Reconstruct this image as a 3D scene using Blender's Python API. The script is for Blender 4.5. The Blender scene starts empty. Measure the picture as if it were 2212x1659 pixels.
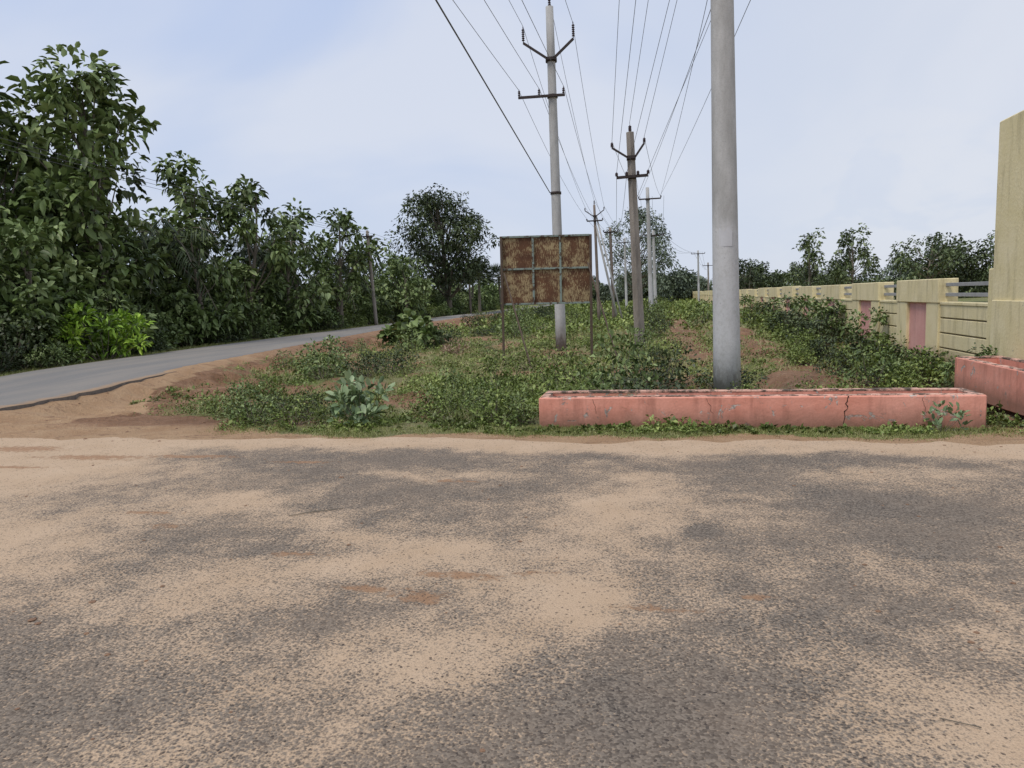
import bpy, math, random
import numpy as np
from mathutils import Matrix, Vector
rng=np.random.default_rng(7); random.seed(7)
col=bpy.context.collection
sc=bpy.context.scene

# ---------------------------------------------------------------- helpers
_T=rng.random((256,256))
def vnoise(x,y):
    x=np.asarray(x,float);y=np.asarray(y,float)
    xi=np.floor(x).astype(int);yi=np.floor(y).astype(int)
    fx=x-xi;fy=y-yi;fx=fx*fx*(3-2*fx);fy=fy*fy*(3-2*fy)
    a=_T[xi&255,yi&255];b=_T[(xi+1)&255,yi&255];c=_T[xi&255,(yi+1)&255];d=_T[(xi+1)&255,(yi+1)&255]
    return (a*(1-fx)+b*fx)*(1-fy)+(c*(1-fx)+d*fx)*fy
def fbm(x,y,o=4):
    s=0;a=.5;t=0
    for i in range(o):
        s=s+a*vnoise(x*2**i+17*i,y*2**i+31*i);t+=a;a*=.5
    return s/t
def sst(a,b,x):
    t=np.clip((x-a)/(b-a),0,1);return t*t*(3-2*t)
def G(x,y,cx,cy,sx,sy):
    return np.exp(-((x-cx)/sx)**2-((y-cy)/sy)**2)

def link(o,parent=None):
    col.objects.link(o)
    if parent: o.parent=parent
    return o
def np_mesh(name,V,loops,sizes,mats,rnd_shade=None,smooth=False,attrs=None,midx=None):
    me=bpy.data.meshes.new(name)
    V=np.asarray(V,np.float32);loops=np.asarray(loops,np.int32).ravel();sizes=np.asarray(sizes,np.int32)
    me.vertices.add(len(V));me.vertices.foreach_set('co',V.ravel())
    me.loops.add(len(loops));me.loops.foreach_set('vertex_index',loops)
    me.polygons.add(len(sizes))
    st=np.concatenate([[0],np.cumsum(sizes)[:-1]]).astype(np.int32)
    me.polygons.foreach_set('loop_start',st)
    me.polygons.foreach_set('loop_total',sizes)
    if midx is not None: me.polygons.foreach_set('material_index',np.asarray(midx,np.int32))
    if smooth: me.polygons.foreach_set('use_smooth',np.ones(len(sizes),bool))
    me.update(calc_edges=True)
    if rnd_shade is not None:
        a=me.attributes.new('rnd_shade','FLOAT','FACE');a.data.foreach_set('value',np.asarray(rnd_shade,np.float32))
    if attrs:
        for k,v in attrs.items():
            a=me.attributes.new(k,'FLOAT','POINT');a.data.foreach_set('value',np.asarray(v,np.float32).ravel())
    if not isinstance(mats,(list,tuple)):mats=[mats]
    for m in mats: me.materials.append(m)
    me.validate(clean_customdata=False)
    return me

class MB:
    def __init__(s): s.v=[];s.f=[];s.m=[];s.sm=[]
    def add(s,v,f,m=0,sm=False):
        n=len(s.v);s.v+= [tuple(p) for p in v]
        for q in f: s.f.append([i+n for i in q]);s.m.append(m);s.sm.append(sm)
    def box(s,x0,x1,y0,y1,z0,z1,m=0,b=.008,M=None):
        b=min(b,(x1-x0)*.3,(y1-y0)*.3,(z1-z0)*.3)
        bm=__import__('bmesh').new();import bmesh
        bmesh.ops.create_cube(bm,size=1)
        for v in bm.verts: v.co=Vector(((x0+x1)/2+v.co.x*(x1-x0),(y0+y1)/2+v.co.y*(y1-y0),(z0+z1)/2+v.co.z*(z1-z0)))
        if b>0: bmesh.ops.bevel(bm,geom=bm.edges[:],offset=b,segments=1,affect='EDGES')
        if M is not None: bm.transform(M)
        bm.verts.index_update()
        s.add([v.co[:] for v in bm.verts],[[v.index for v in f.verts] for f in bm.faces],m);bm.free()
    def tube(s,pts,rad,n=10,m=0,cap=True):
        pts=[Vector(p) for p in pts];V=[];F=[]
        if not isinstance(rad,(list,tuple)): rad=[rad]*len(pts)
        for i,p in enumerate(pts):
            d=(pts[min(i+1,len(pts)-1)]-pts[max(i-1,0)]).normalized()
            a=d.orthogonal().normalized() if abs(d.z)<.9 else Vector((1,0,0)).cross(d).normalized()
            b=d.cross(a)
            for k in range(n):
                t=2*math.pi*k/n;V.append(p+(a*math.cos(t)+b*math.sin(t))*rad[i])
        for i in range(len(pts)-1):
            for k in range(n):
                F.append([i*n+k,i*n+(k+1)%n,(i+1)*n+(k+1)%n,(i+1)*n+k])
        if cap: F.append(list(range(n))[::-1]);F.append([(len(pts)-1)*n+k for k in range(n)])
        s.add(V,F,m,True)
    def beam(s,a,b,w,h,m=0):
        a=Vector(a);b=Vector(b);d=b-a;L=d.length
        q=d.to_track_quat('X','Z').to_matrix().to_4x4();M=Matrix.Translation(a)@q
        s.box(0,L,-w/2,w/2,-h/2,h/2,m,.004,M)
    def obj(s,name,mats,parent=None,loc=None):
        lo=[i for q in s.f for i in q]
        me=np_mesh(name,np.array(s.v),lo,[len(q) for q in s.f],mats,midx=s.m)
        me.polygons.foreach_set('use_smooth',np.array(s.sm,bool))
        o=bpy.data.objects.new(name,me)
        if loc is not None:o.location=loc
        return link(o,parent)
def empty(name,loc=(0,0,0)):
    e=bpy.data.objects.new(name,None);e.empty_display_size=.2;e.location=loc;return link(e)

# ---------------------------------------------------------------- materials
def mat(name):
    m=bpy.data.materials.new(name);m.use_nodes=True;nt=m.node_tree;nt.nodes.clear()
    o=nt.nodes.new('ShaderNodeOutputMaterial');b=nt.nodes.new('ShaderNodeBsdfPrincipled')
    nt.links.new(b.outputs[0],o.inputs[0]);b.inputs['Roughness'].default_value=.85
    b.inputs['Specular IOR Level'].default_value=.3
    return m,nt,b
def N(nt,t,**k):
    n=nt.nodes.new(t)
    for a,v in k.items(): setattr(n,a,v)
    return n
def val(nt,x,sock):
    if isinstance(x,(int,float)): sock.default_value=x
    elif isinstance(x,tuple): sock.default_value=(*x,1) if len(x)==3 else x
    else: nt.links.new(x,sock)
def noise(nt,scale,detail=4,rough=.6,coord=None,dist=0,stretch=None):
    n=N(nt,'ShaderNodeTexNoise');n.inputs['Scale'].default_value=scale;n.inputs['Detail'].default_value=detail
    n.inputs['Roughness'].default_value=rough;n.inputs['Distortion'].default_value=dist
    if coord is None:
        g=N(nt,'ShaderNodeNewGeometry');coord=g.outputs['Position']
    if stretch:
        mp=N(nt,'ShaderNodeMapping');mp.inputs['Scale'].default_value=stretch;nt.links.new(coord,mp.inputs[0]);coord=mp.outputs[0]
    nt.links.new(coord,n.inputs['Vector']);return n.outputs['Fac']
def mix(nt,f,a,b,mode='MIX'):
    n=N(nt,'ShaderNodeMix',data_type='RGBA',blend_type=mode)
    val(nt,f,n.inputs[0]);val(nt,a,n.inputs[6]);val(nt,b,n.inputs[7]);return n.outputs[2]
def mr(nt,x,a,b,c=0,d=1,smooth=False):
    n=N(nt,'ShaderNodeMapRange');
    if smooth:n.interpolation_type='SMOOTHSTEP'
    val(nt,x,n.inputs[0])
    for i,v in zip((1,2,3,4),(a,b,c,d)): val(nt,v,n.inputs[i])
    return n.outputs[0]
def M_(nt,op,a,b=0,clamp=False):
    n=N(nt,'ShaderNodeMath',operation=op);n.use_clamp=clamp;val(nt,a,n.inputs[0]);val(nt,b,n.inputs[1]);return n.outputs[0]
def attr(nt,name):
    n=N(nt,'ShaderNodeAttribute');n.attribute_name=name;return n.outputs['Fac']
def bump(nt,b,h,s=.5,d=.02):
    n=N(nt,'ShaderNodeBump');n.inputs['Strength'].default_value=s;n.inputs['Distance'].default_value=d
    nt.links.new(h,n.inputs['Height']);nt.links.new(n.outputs[0],b.inputs['Normal'])
def sepz(nt):
    g=N(nt,'ShaderNodeNewGeometry');s=N(nt,'ShaderNodeSeparateXYZ');nt.links.new(g.outputs['Position'],s.inputs[0]);return s.outputs

def leafmat(name,dark,mid,light,rough=.5):
    m,nt,b=mat(name)
    r=N(nt,'ShaderNodeValToRGB');e=r.color_ramp.elements
    e[0].color=(*dark,1);e[0].position=.05;e[1].color=(*light,1);e[1].position=.97
    x=e.new(.5);x.color=(*mid,1)
    nt.links.new(attr(nt,'rnd_shade'),r.inputs[0])
    nt.links.new(r.outputs[0],b.inputs['Base Color']);b.inputs['Roughness'].default_value=rough
    b.inputs['Specular IOR Level'].default_value=.4
    return m
L_teak=leafmat('teak_leaves',(.055,.080,.026),(.135,.195,.055),(.29,.36,.15))
L_dark=leafmat('dark_leaves',(.022,.034,.014),(.052,.076,.027),(.12,.155,.06))
L_weed=leafmat('weed_leaves',(.08,.10,.025),(.17,.235,.052),(.34,.40,.12))
L_grass=leafmat('grass_blades',(.13,.145,.04),(.24,.27,.07),(.46,.41,.22))
L_bright=leafmat('bright_leaves',(.10,.18,.02),(.24,.40,.035),(.42,.58,.08))
L_grey=leafmat('milkweed_leaves',(.10,.15,.07),(.20,.28,.13),(.34,.42,.24))
L_far=leafmat('far_leaves',(.055,.078,.035),(.115,.155,.06),(.21,.26,.11))
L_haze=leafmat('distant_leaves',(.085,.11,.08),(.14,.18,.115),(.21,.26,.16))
L_dry=leafmat('dry_leaves',(.20,.12,.08),(.36,.24,.17),(.5,.38,.28))

m_bark,nt,b=mat('bark');n=noise(nt,9,4,stretch=(1,1,.25))
nt.links.new(mix(nt,n,(.06,.05,.04),(.30,.26,.20)),b.inputs['Base Color'])

# forecourt
m_fore,nt,b=mat('worn_asphalt')
s=attr(nt,'sand');c=attr(nt,'clay')
fine=noise(nt,58,3,.65);med=noise(nt,3.6,7,.68);grit=noise(nt,190,1,.5)
vo=N(nt,'ShaderNodeTexVoronoi');vo.inputs['Scale'].default_value=92
g_=N(nt,'ShaderNodeNewGeometry');nt.links.new(g_.outputs['Position'],vo.inputs['Vector'])
agv=N(nt,'ShaderNodeSeparateColor');nt.links.new(vo.outputs['Color'],agv.inputs[0])
asph=mix(nt,agv.outputs[0],(.070,.058,.048),(.24,.20,.158))
asph=mix(nt,mr(nt,noise(nt,1.1,5,.65),.38,.62,0,.8),asph,mix(nt,.45,asph,(.26,.195,.14)))
lim=M_(nt,'ADD',M_(nt,'MULTIPLY',M_(nt,'SUBTRACT',med,.5),1.3),s)
crev=M_(nt,'MULTIPLY',M_(nt,'SUBTRACT',vo.outputs['Distance'],.35),.7)   # sand settles between the aggregate
f1=M_(nt,'ADD',M_(nt,'SUBTRACT',lim,M_(nt,'ADD',M_(nt,'MULTIPLY',fine,1.9),-.45)),crev)
fac=mr(nt,f1,-.2,.26,0,1)
sandc=mix(nt,noise(nt,2.2,5,.6),(.47,.325,.20),(.64,.485,.34))
sandc=mix(nt,mr(nt,grit,.45,.7,0,.45),sandc,(.32,.22,.14))
base=mix(nt,M_(nt,'MULTIPLY',fac,.90),asph,sandc)
cf=mr(nt,M_(nt,'ADD',c,M_(nt,'MULTIPLY',M_(nt,'SUBTRACT',noise(nt,11,6,.75),.5),1.9)),.42,.66,0,.8)
base=mix(nt,cf,base,mix(nt,noise(nt,34,4),(.18,.09,.045),(.46,.27,.15)))
spk=mr(nt,agv.outputs[1],.965,.975,0,.7);base=mix(nt,spk,base,(.04,.033,.03))
nt.links.new(base,b.inputs['Base Color']);b.inputs['Roughness'].default_value=.95
hh=M_(nt,'SUBTRACT',M_(nt,'MULTIPLY',fac,.3),M_(nt,'MULTIPLY',vo.outputs['Distance'],.8));hh=M_(nt,'ADD',hh,M_(nt,'MULTIPLY',cf,.9));bump(nt,b,hh,.7,.007)

# ground
m_ground,nt,b=mat('verge_soil')
s=attr(nt,'sand');gr=attr(nt,'grass')
n1=noise(nt,1.3,5,.65);n2=noise(nt,16,5,.65);n3=noise(nt,70,2)
soil=mix(nt,mr(nt,n1,.35,.65),(.23,.12,.062),(.42,.25,.145))
soil=mix(nt,mr(nt,n2,.5,.7,0,.8),soil,(.13,.07,.04))
soil=mix(nt,mr(nt,n3,.4,.7,0,.4),soil,(.17,.09,.055))
sandc=mix(nt,mr(nt,n1,.3,.7),(.43,.255,.135),(.58,.395,.235))
sandc=mix(nt,mr(nt,n3,.45,.7,0,.5),sandc,(.27,.16,.09))
sandc=mix(nt,mr(nt,noise(nt,3,5,.75,dist=1.0,stretch=(.6,1.6,1)),.55,.66,0,.65),sandc,(.22,.12,.07))
base=mix(nt,mr(nt,M_(nt,'ADD',s,M_(nt,'MULTIPLY',M_(nt,'SUBTRACT',n2,.5),.9)),.35,.7),soil,sandc)
grc=mix(nt,mr(nt,n2,.3,.7),(.10,.12,.038),(.25,.27,.09))
grc=mix(nt,mr(nt,noise(nt,.4,4),.42,.6,0,.6),grc,(.29,.25,.13))
gf=mr(nt,M_(nt,'ADD',gr,M_(nt,'MULTIPLY',M_(nt,'SUBTRACT',noise(nt,4,6,.75),.5),2.4)),.60,.82)
base=mix(nt,gf,base,grc)
nt.links.new(base,b.inputs['Base Color']);bump(nt,b,M_(nt,'ADD',n2,M_(nt,'MULTIPLY',n3,.4)),1,.07)

m_road,nt,b=mat('road_asphalt')
u=attr(nt,'edge');n=noise(nt,120,2);n4=noise(nt,1.5,5,stretch=(1,.12,1))
base=mix(nt,mr(nt,n,.3,.7),(.14,.135,.13),(.25,.24,.225));base=mix(nt,mr(nt,n4,.4,.62,0,.6),base,(.28,.25,.215))
base=mix(nt,mr(nt,M_(nt,'ADD',u,M_(nt,'MULTIPLY',M_(nt,'SUBTRACT',noise(nt,4,6,.7),.5),.8)),.5,.85,0,.85),base,(.42,.28,.17))
nt.links.new(base,b.inputs['Base Color']);bump(nt,b,n,.3,.01)
m_redge,nt,b=mat('broken_road_edge')
nt.links.new(mix(nt,noise(nt,15,4),(.035,.03,.026),(.15,.12,.10)),b.inputs['Base Color'])

# painted masonry
def paint(name,c1,c2,peel,dirt=.35,peelamt=.62,z0=.0,z1=.15,pk=.02):
    m,nt,b=mat(name);n=noise(nt,1.8,6,.65);nf=noise(nt,5,7,.72,dist=.8)
    base=mix(nt,mr(nt,n,.3,.7),c1,c2)
    base=mix(nt,mr(nt,noise(nt,40,3),.5,.8,0,.25),base,tuple(x*.6 for x in c1))
    base=mix(nt,mr(nt,noise(nt,3,5,.7,stretch=(1.6,1.6,.22)),.5,.68,0,dirt),base,tuple(x*.40 for x in c1))
    pf=mr(nt,nf,peelamt,peelamt+pk);base=mix(nt,pf,base,mix(nt,mr(nt,noise(nt,25,3),.4,.6),peel,tuple(x*.45 for x in peel)))
    z=sepz(nt)[2];df=mr(nt,M_(nt,'ADD',z,M_(nt,'MULTIPLY',noise(nt,6,6,.7),-.22)),z0-.1,z1-.05,.75,0)
    base=mix(nt,df,base,(.17,.10,.065))
    nt.links.new(base,b.inputs['Base Color']);b.inputs['Roughness'].default_value=.75
    bump(nt,b,M_(nt,'ADD',M_(nt,'MULTIPLY',pf,-.8),noise(nt,20,4)),.5,.012);return m
m_pink=paint('pink_paint',(.68,.27,.19),(.78,.37,.28),(.60,.54,.48),.5,.60,z1=.19)
m_pink2=paint('pink_niche_paint',(.60,.30,.26),(.68,.38,.33),(.6,.5,.42),.3,.7)
m_cream=paint('cream_paint',(.70,.60,.33),(.78,.68,.43),(.42,.38,.32),.5,.68,z1=.3)
m_top,nt,b=mat('weathered_rim')
n=noise(nt,6,7,.75);nt.links.new(mix(nt,mr(nt,n,.45,.56),(.10,.08,.06),(.72,.43,.33)),b.inputs['Base Color']);bump(nt,b,n,.5)
m_groove_shade,nt,b=mat('groove_and_shade_plaster');nt.links.new(mix(nt,noise(nt,3,4),(.24,.20,.13),(.36,.31,.21)),b.inputs['Base Color'])  # darker plaster for groove backs; on the pillar front it paints shadow
m_rail,nt,b=mat('grey_rail');nt.links.new(mix(nt,noise(nt,8,4),(.24,.24,.24),(.38,.38,.37)),b.inputs['Base Color'])

# poles
def polemat(name,c1,c2,white=None,foot=True):
    m,nt,b=mat(name);n=noise(nt,4,7,.7,stretch=(1,1,.3));n2=noise(nt,50,3);n3=noise(nt,14,6,.75)
    base=mix(nt,mr(nt,n,.35,.65),c1,c2);base=mix(nt,mr(nt,n2,.5,.75,0,.4),base,tuple(x*.6 for x in c1))
    z=sepz(nt)[2]
    if white:
        wf=mr(nt,M_(nt,'ADD',z,M_(nt,'MULTIPLY',noise(nt,5,5,stretch=(1,1,.3)),.3)),2.92,2.72,0,.5)
        wf=M_(nt,'MULTIPLY',wf,mr(nt,n3,.35,.55,.3,1));base=mix(nt,wf,base,white)
    base=mix(nt,mr(nt,n3,.6,.72,0,.45),base,tuple(x*.5 for x in c1))
    if foot:
        base=mix(nt,mr(nt,M_(nt,'ADD',z,M_(nt,'MULTIPLY',noise(nt,7,6,.8,stretch=(1,1,.5)),-1.3)),-.6,-.25,.65,0),base,(.12,.10,.085))
    nt.links.new(base,b.inputs['Base Color']);bump(nt,b,M_(nt,'ADD',n2,n3),.35,.01);return m
m_pole=polemat('spun_concrete',(.34,.335,.32),(.48,.475,.46),(.63,.63,.64))
m_pole2=polemat('aged_concrete',(.20,.175,.15),(.34,.30,.26),None)
m_wood=polemat('weathered_post',(.15,.12,.10),(.27,.22,.18),None,False)
m_iron,nt,b=mat('dark_iron');nt.links.new(mix(nt,noise(nt,10,4),(.02,.018,.018),(.07,.05,.045)),b.inputs['Base Color']);b.inputs['Metallic'].default_value=.3;b.inputs['Roughness'].default_value=.6
m_ins,nt,b=mat('porcelain_insulator');b.inputs['Base Color'].default_value=(.05,.03,.035,1);b.inputs['Roughness'].default_value=.3
m_wire,nt,b=mat('wire_metal');b.inputs['Base Color'].default_value=(.12,.12,.13,1);b.inputs['Roughness'].default_value=.5

# sign
m_rust,nt,b=mat('rusted_sheet')
n=noise(nt,3,6,.7);st=noise(nt,48,5,.75,stretch=(1,1,.22));n9=noise(nt,60,3);big=noise(nt,3.2,4,.6)
base=mix(nt,mr(nt,n,.3,.7),(.085,.038,.022),(.17,.082,.042))
base=mix(nt,mr(nt,n9,.4,.7,0,.5),base,(.05,.026,.018))
ff=mr(nt,M_(nt,'ADD',st,M_(nt,'MULTIPLY',M_(nt,'SUBTRACT',big,.5),.7)),.50,.60,0,.8)
base=mix(nt,ff,base,(.42,.33,.18));nt.links.new(base,b.inputs['Base Color']);bump(nt,b,st,.4,.01)
m_frame,nt,b=mat('grey_green_frame');n=noise(nt,9,6,.7);nt.links.new(mix(nt,mr(nt,n,.50,.58),(.22,.27,.24),(.08,.05,.035)),b.inputs['Base Color'])
m_post,nt,b=mat('rusty_post');nt.links.new(mix(nt,noise(nt,9,5),(.05,.035,.028),(.15,.11,.08)),b.inputs['Base Color'])
m_stone,nt,b=mat('stone_bits');nt.links.new(mix(nt,noise(nt,20,3),(.10,.06,.04),(.34,.20,.12)),b.inputs['Base Color'])
m_white,nt,b=mat('whitewash');b.inputs['Base Color'].default_value=(.6,.62,.64,1)

# ---------------------------------------------------------------- terrain
nr_pts=np.array([(-30,-10.8),(8,-11.0),(12.4,-11.1),(14.6,-11.25),(19.6,-11.9),(26,-12.8),(39,-14.5),(50,-15.3),(77,-16.6),(105,-18),(128,-18.9),(152,-19.2),(400,-24)])
fr_pts=np.array([(-30,-15.3),(8,-15.3),(14.4,-15.6),(18.2,-16.2),(24.4,-16.9),(30.7,-17.3),(47,-18.1),(70,-19.6),(105,-21.5),(151,-22.6),(400,-27.5)])
def redge(y): return np.interp(y,nr_pts[:,0],nr_pts[:,1])
def rfar(y): return np.interp(y,fr_pts[:,0],fr_pts[:,1])
def hgt(x,y):
    x=np.asarray(x,float);y=np.asarray(y,float)
    w=sst(8.3,11.5,y)*(1-sst(60,90,y))
    inside=sst(.0,.8,x-redge(y))*(1-sst(4.8,5.5,x))
    h=w*inside*(-.20+.34*(fbm(x*.35,y*.35)-.5)+.28*(fbm(x*1.4+9,y*1.4)-.5))
    d=x-redge(y)
    dn=d+1.6*(fbm(x*.9,y*.9)-.5)+.6*(fbm(x*3,y*3)-.5)
    h+=w*(.20*(1-sst(.6,1.0,dn)))*(d>-.2)*sst(12,16,y)
    h+=.30*G(x,y,-8.4,13.9,1.0,.8)*w+.26*G(x,y,-9.6,20,1.1,1.6)*w+.2*G(x,y,-6.8,15,.8,.8)*w
    h+=w*inside*.22*np.maximum(0,fbm(x*3.1,y*3.1)-.5)*(d<3.8)
    # wheel ruts on the sandy shoulder
    h+=(.03*np.sin((y-.35*x)*9+3*fbm(x*.8,y*.8))*np.exp(-((x+9.3)/2.0)**2)*sst(7.6,8.4,y)*(1-sst(11,13,y)))
    tr=sst(12,14,y)*(1-sst(50,60,y))
    h+=tr*(-.30*np.exp(-((x-2.0)/.28)**2)+.24*np.exp(-((x-3.1)/.6)**2)*sst(17,22,y))
    return h
BARE=[(-4.55,16.5,1.2,.9,1.2),(-4.7,12.3,1.0,.4,1.1),(-8.3,13.6,1.3,.5,1.3),(-9.9,20,1.2,2.2,1.1),(1.15,34,.75,15,1.25),(1.0,21,.6,3.5,.9),(3.0,27,.6,9,.9),(4.6,10.2,1.1,1.6,.9),(-6.5,11.5,1.4,.4,1.0),(-2.5,19,.8,.7,.8),(-1.0,13.8,.9,.5,.9),(-6.3,24,1,1.2,.8),(-2.2,15.2,.8,.5,.8),(2.9,16,.6,2.0,.7),(-10.8,27,.8,3,.8),(-3.2,11.4,.8,.35,.9),(-5.6,14,.9,.4,.9),(.4,12.3,.7,.3,.6),(-3.6,9.9,.6,.25,.7),(-.5,17.5,.8,.6,.7),(-7,19.5,.9,.6,.8),(-3.1,22.5,1,1,.8),(-.6,24,.8,1.2,.8)]
def grassmask(x,y):
    e=-5.5-3.6*sst(8.0,12,y)-1.7*sst(14,24,y)-1.5*sst(24,40,y)-1.3*sst(40,80,y)-.9*sst(80,140,y)
    wob=(fbm(x*.9,y*.9)-.5)
    g=sst(-.6,.6,(x-e)+2.6*wob)*sst(7.95,8.3,y+.9*wob)
    left=sst(-.2,.5,(rfar(y)-.3)-x+.8*wob)
    bare=np.zeros_like(g)
    for cx,cy,sx,sy,a in BARE: bare=np.maximum(bare,a*G(x+1.0*(fbm(x*1.3+3,y*1.3)-.5),y+1.2*(fbm(x*1.1,y*1.1+7)-.5),cx,cy,sx,sy))
    return np.maximum(g*(1-np.clip(bare*1.25,0,1)),left)
def nonuni(a,b,lo,hi,st,grow=1.18):
    c=list(np.arange(lo,hi+1e-6,st));s_=st;v=hi
    while v<b: s_*=grow;v+=s_;c.append(v)
    s_=st;v=lo;pre=[]
    while v>a: s_*=grow;v-=s_;pre.append(v)
    return np.array(pre[::-1]+c)
def grid(name,xs,ys,hf,mats,attrf):
    X,Y=np.meshgrid(xs,ys);Z=hf(X,Y);V=np.stack([X,Y,Z],-1).reshape(-1,3)
    nx,ny=len(xs),len(ys);i=np.arange(nx-1)[None]+np.arange(ny-1)[:,None]*nx
    F=np.stack([i,i+1,i+nx+1,i+nx],-1).reshape(-1)
    me=np_mesh(name,V,F,np.full((nx-1)*(ny-1),4),mats,smooth=True,attrs=attrf(X,Y))
    return link(bpy.data.objects.new(name,me))
xs=nonuni(-900,900,-17,7,.11);ys=nonuni(-60,1500,7,32,.11)
def ga(X,Y):
    g=grassmask(X,Y)
    g=g*(.55+.75*sst(.3,.6,fbm(X*.5+40,Y*.5+11)))
    g=np.where(Y>75,1,g)
    # sparse creeping growth on the road bank
    g=np.maximum(g,.62*sst(.5,.62,fbm(X*1.2+60,Y*1.2))*sst(12,15,Y)*(X>redge(Y)+.3))
    s_=1-sst(8.2,9.6,Y)+ (X<redge(Y)+2.2-1.7*sst(10.5,14,Y))*(1-sst(13,24,Y)*.6)
    s_=np.clip(s_-.8*G(X,Y,-8.3,13.6,1.3,.8)-.5*G(X,Y,-9.6,9.4,.9,.35),0,1)
    return {'grass':g,'sand':s_}
grid('ground',xs,ys,hgt,m_ground,ga)

# forecourt
xs=np.arange(-10.9,16,.07);ys=np.arange(-3,8.0,.07)
def fa(X,Y):
    s_=.30+1.0*(fbm(X*.6+3,Y*.95+5,5)-.5)*1.3
    for cx,cy,sx,sy,a in [(-.19,6.4,.45,.5,.45),(-.35,5.2,.35,.8,.40),(-.5,3.6,.38,.4,.60),(-1.67,4.2,.6,.4,.35),(-3.1,3.65,1.1,.5,.40),(-1.1,3.0,.4,.3,.40),(-4.8,4.4,1.2,.9,.45),(-6.5,6.2,2.0,1.0,.5),(1.3,4.4,.6,.3,.25),(2.4,6.6,.9,.2,.25),(3.3,7.3,1.2,.25,.3),(1.3,2.9,.5,.25,.2),(-2.0,6.2,.9,.12,.25),(-1.6,2.6,.5,.3,.2),
        (1.17,6.0,.9,.5,-.35),(.22,4.83,.25,.18,-.5),(-2.7,5.4,.9,.35,-.22),(-.24,2.7,.7,.4,-.25),(-1.0,6.85,3,.25,-.28),(2.5,5.6,.9,.3,-.25),(-2.6,2.6,.8,.3,-.15),(-.9,5.3,.4,.5,-.1),(-1.4,2.3,1.2,.4,-.1),(.9,3.6,.5,.35,-.15)]:
        s_=s_+a*G(X+.7*(fbm(X*2,Y*2)-.5),Y+.7*(fbm(X*2+9,Y*2)-.5),cx,cy,sx,sy)
    s_=s_+.75*sst(7.1,7.6,Y+.7*(fbm(X*1.1,Y*1.1)-.5))+.6*sst(-5.2,-6.8,X-(Y-6)*.6)*sst(4.5,6.5,Y)
    c_=np.zeros_like(s_)
    for cx,cy,sx,sy in [(-1.28,3.58,.22,.11),(-1.15,3.92,.4,.08),(-1.62,3.66,.25,.07),(-2.35,4.13,.3,.06),(-4.0,4.9,.35,.07),(-3.6,4.6,.25,.06),(-1.8,6.05,.35,.06),(-.72,3.98,.15,.05),(-3.6,6.7,.5,.07),(-6.2,6.8,.9,.16),(-7.5,7.2,.8,.22),(-5.0,6.9,.8,.10),(.5,3.8,.12,.05),(0,3.6,.35,.05),(-6.8,6.3,.7,.08),(-4.6,3.3,.35,.12)]:
        c_=np.maximum(c_,.80*G(X,Y,cx,cy,sx,sy))
    return {'sand':s_,'clay':c_}
def fh(X,Y):
    return np.full_like(X,.004)
o=grid('asphalt_forecourt',xs,ys,fh,m_fore,fa)
co=np.empty(len(o.data.vertices)*3,np.float32);o.data.vertices.foreach_get('co',co);co=co.reshape(-1,3)
ed=co[:,1]>7.5;co[ed,1]=7.5+(co[ed,1]-7.5)*(.1+1.2*fbm(co[ed,0]*1.6,co[ed,0]*0+2));o.data.vertices.foreach_set('co',co.ravel())

# road
ys=nonuni(-30,400,6,60,.25,1.1);us=np.linspace(0,1,13)
V=[];E=[]
rag=.45*(fbm(ys*1.1,ys*0+3.3)-.5)+.25*(fbm(ys*4,ys*0+8)-.5)
for k,u in enumerate(us):
    a=redge(ys)+rag*(1 if u==0 else .25)+.05;bb=rfar(ys)
    x=a*(1-u)+bb*u
    V.append(np.stack([x,ys,.045+.03*math.sin(u*math.pi)+.13*sst(11,16,ys)*(1-sst(60,90,ys))+0*x],-1));E.append(np.clip(1-u*7,0,1)*(1-.65*sst(14,18,ys))+0*x+np.clip(1-(1-u)*14,0,1)*.5)
V.insert(0,V[0]+np.array([.03,0,-.22]));E.insert(0,E[0]*0)
V.append(V[-1]+np.array([-.03,0,-.22]));E.append(E[-1]*0)
V=np.array(V);n1_,n2_=V.shape[:2];i=np.arange(n2_-1)[None]+np.arange(n1_-1)[:,None]*n2_
F=np.stack([i,i+1,i+n2_+1,i+n2_],-1).reshape(-1,4)
mi=np.zeros((n1_-1,n2_-1),int);mi[0]=1;mi[-1]=1
me=np_mesh('road',V.reshape(-1,3),F,np.full(len(F),4),[m_road,m_redge],attrs={'edge':np.array(E)},midx=mi.ravel())
link(bpy.data.objects.new('road',me))

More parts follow.
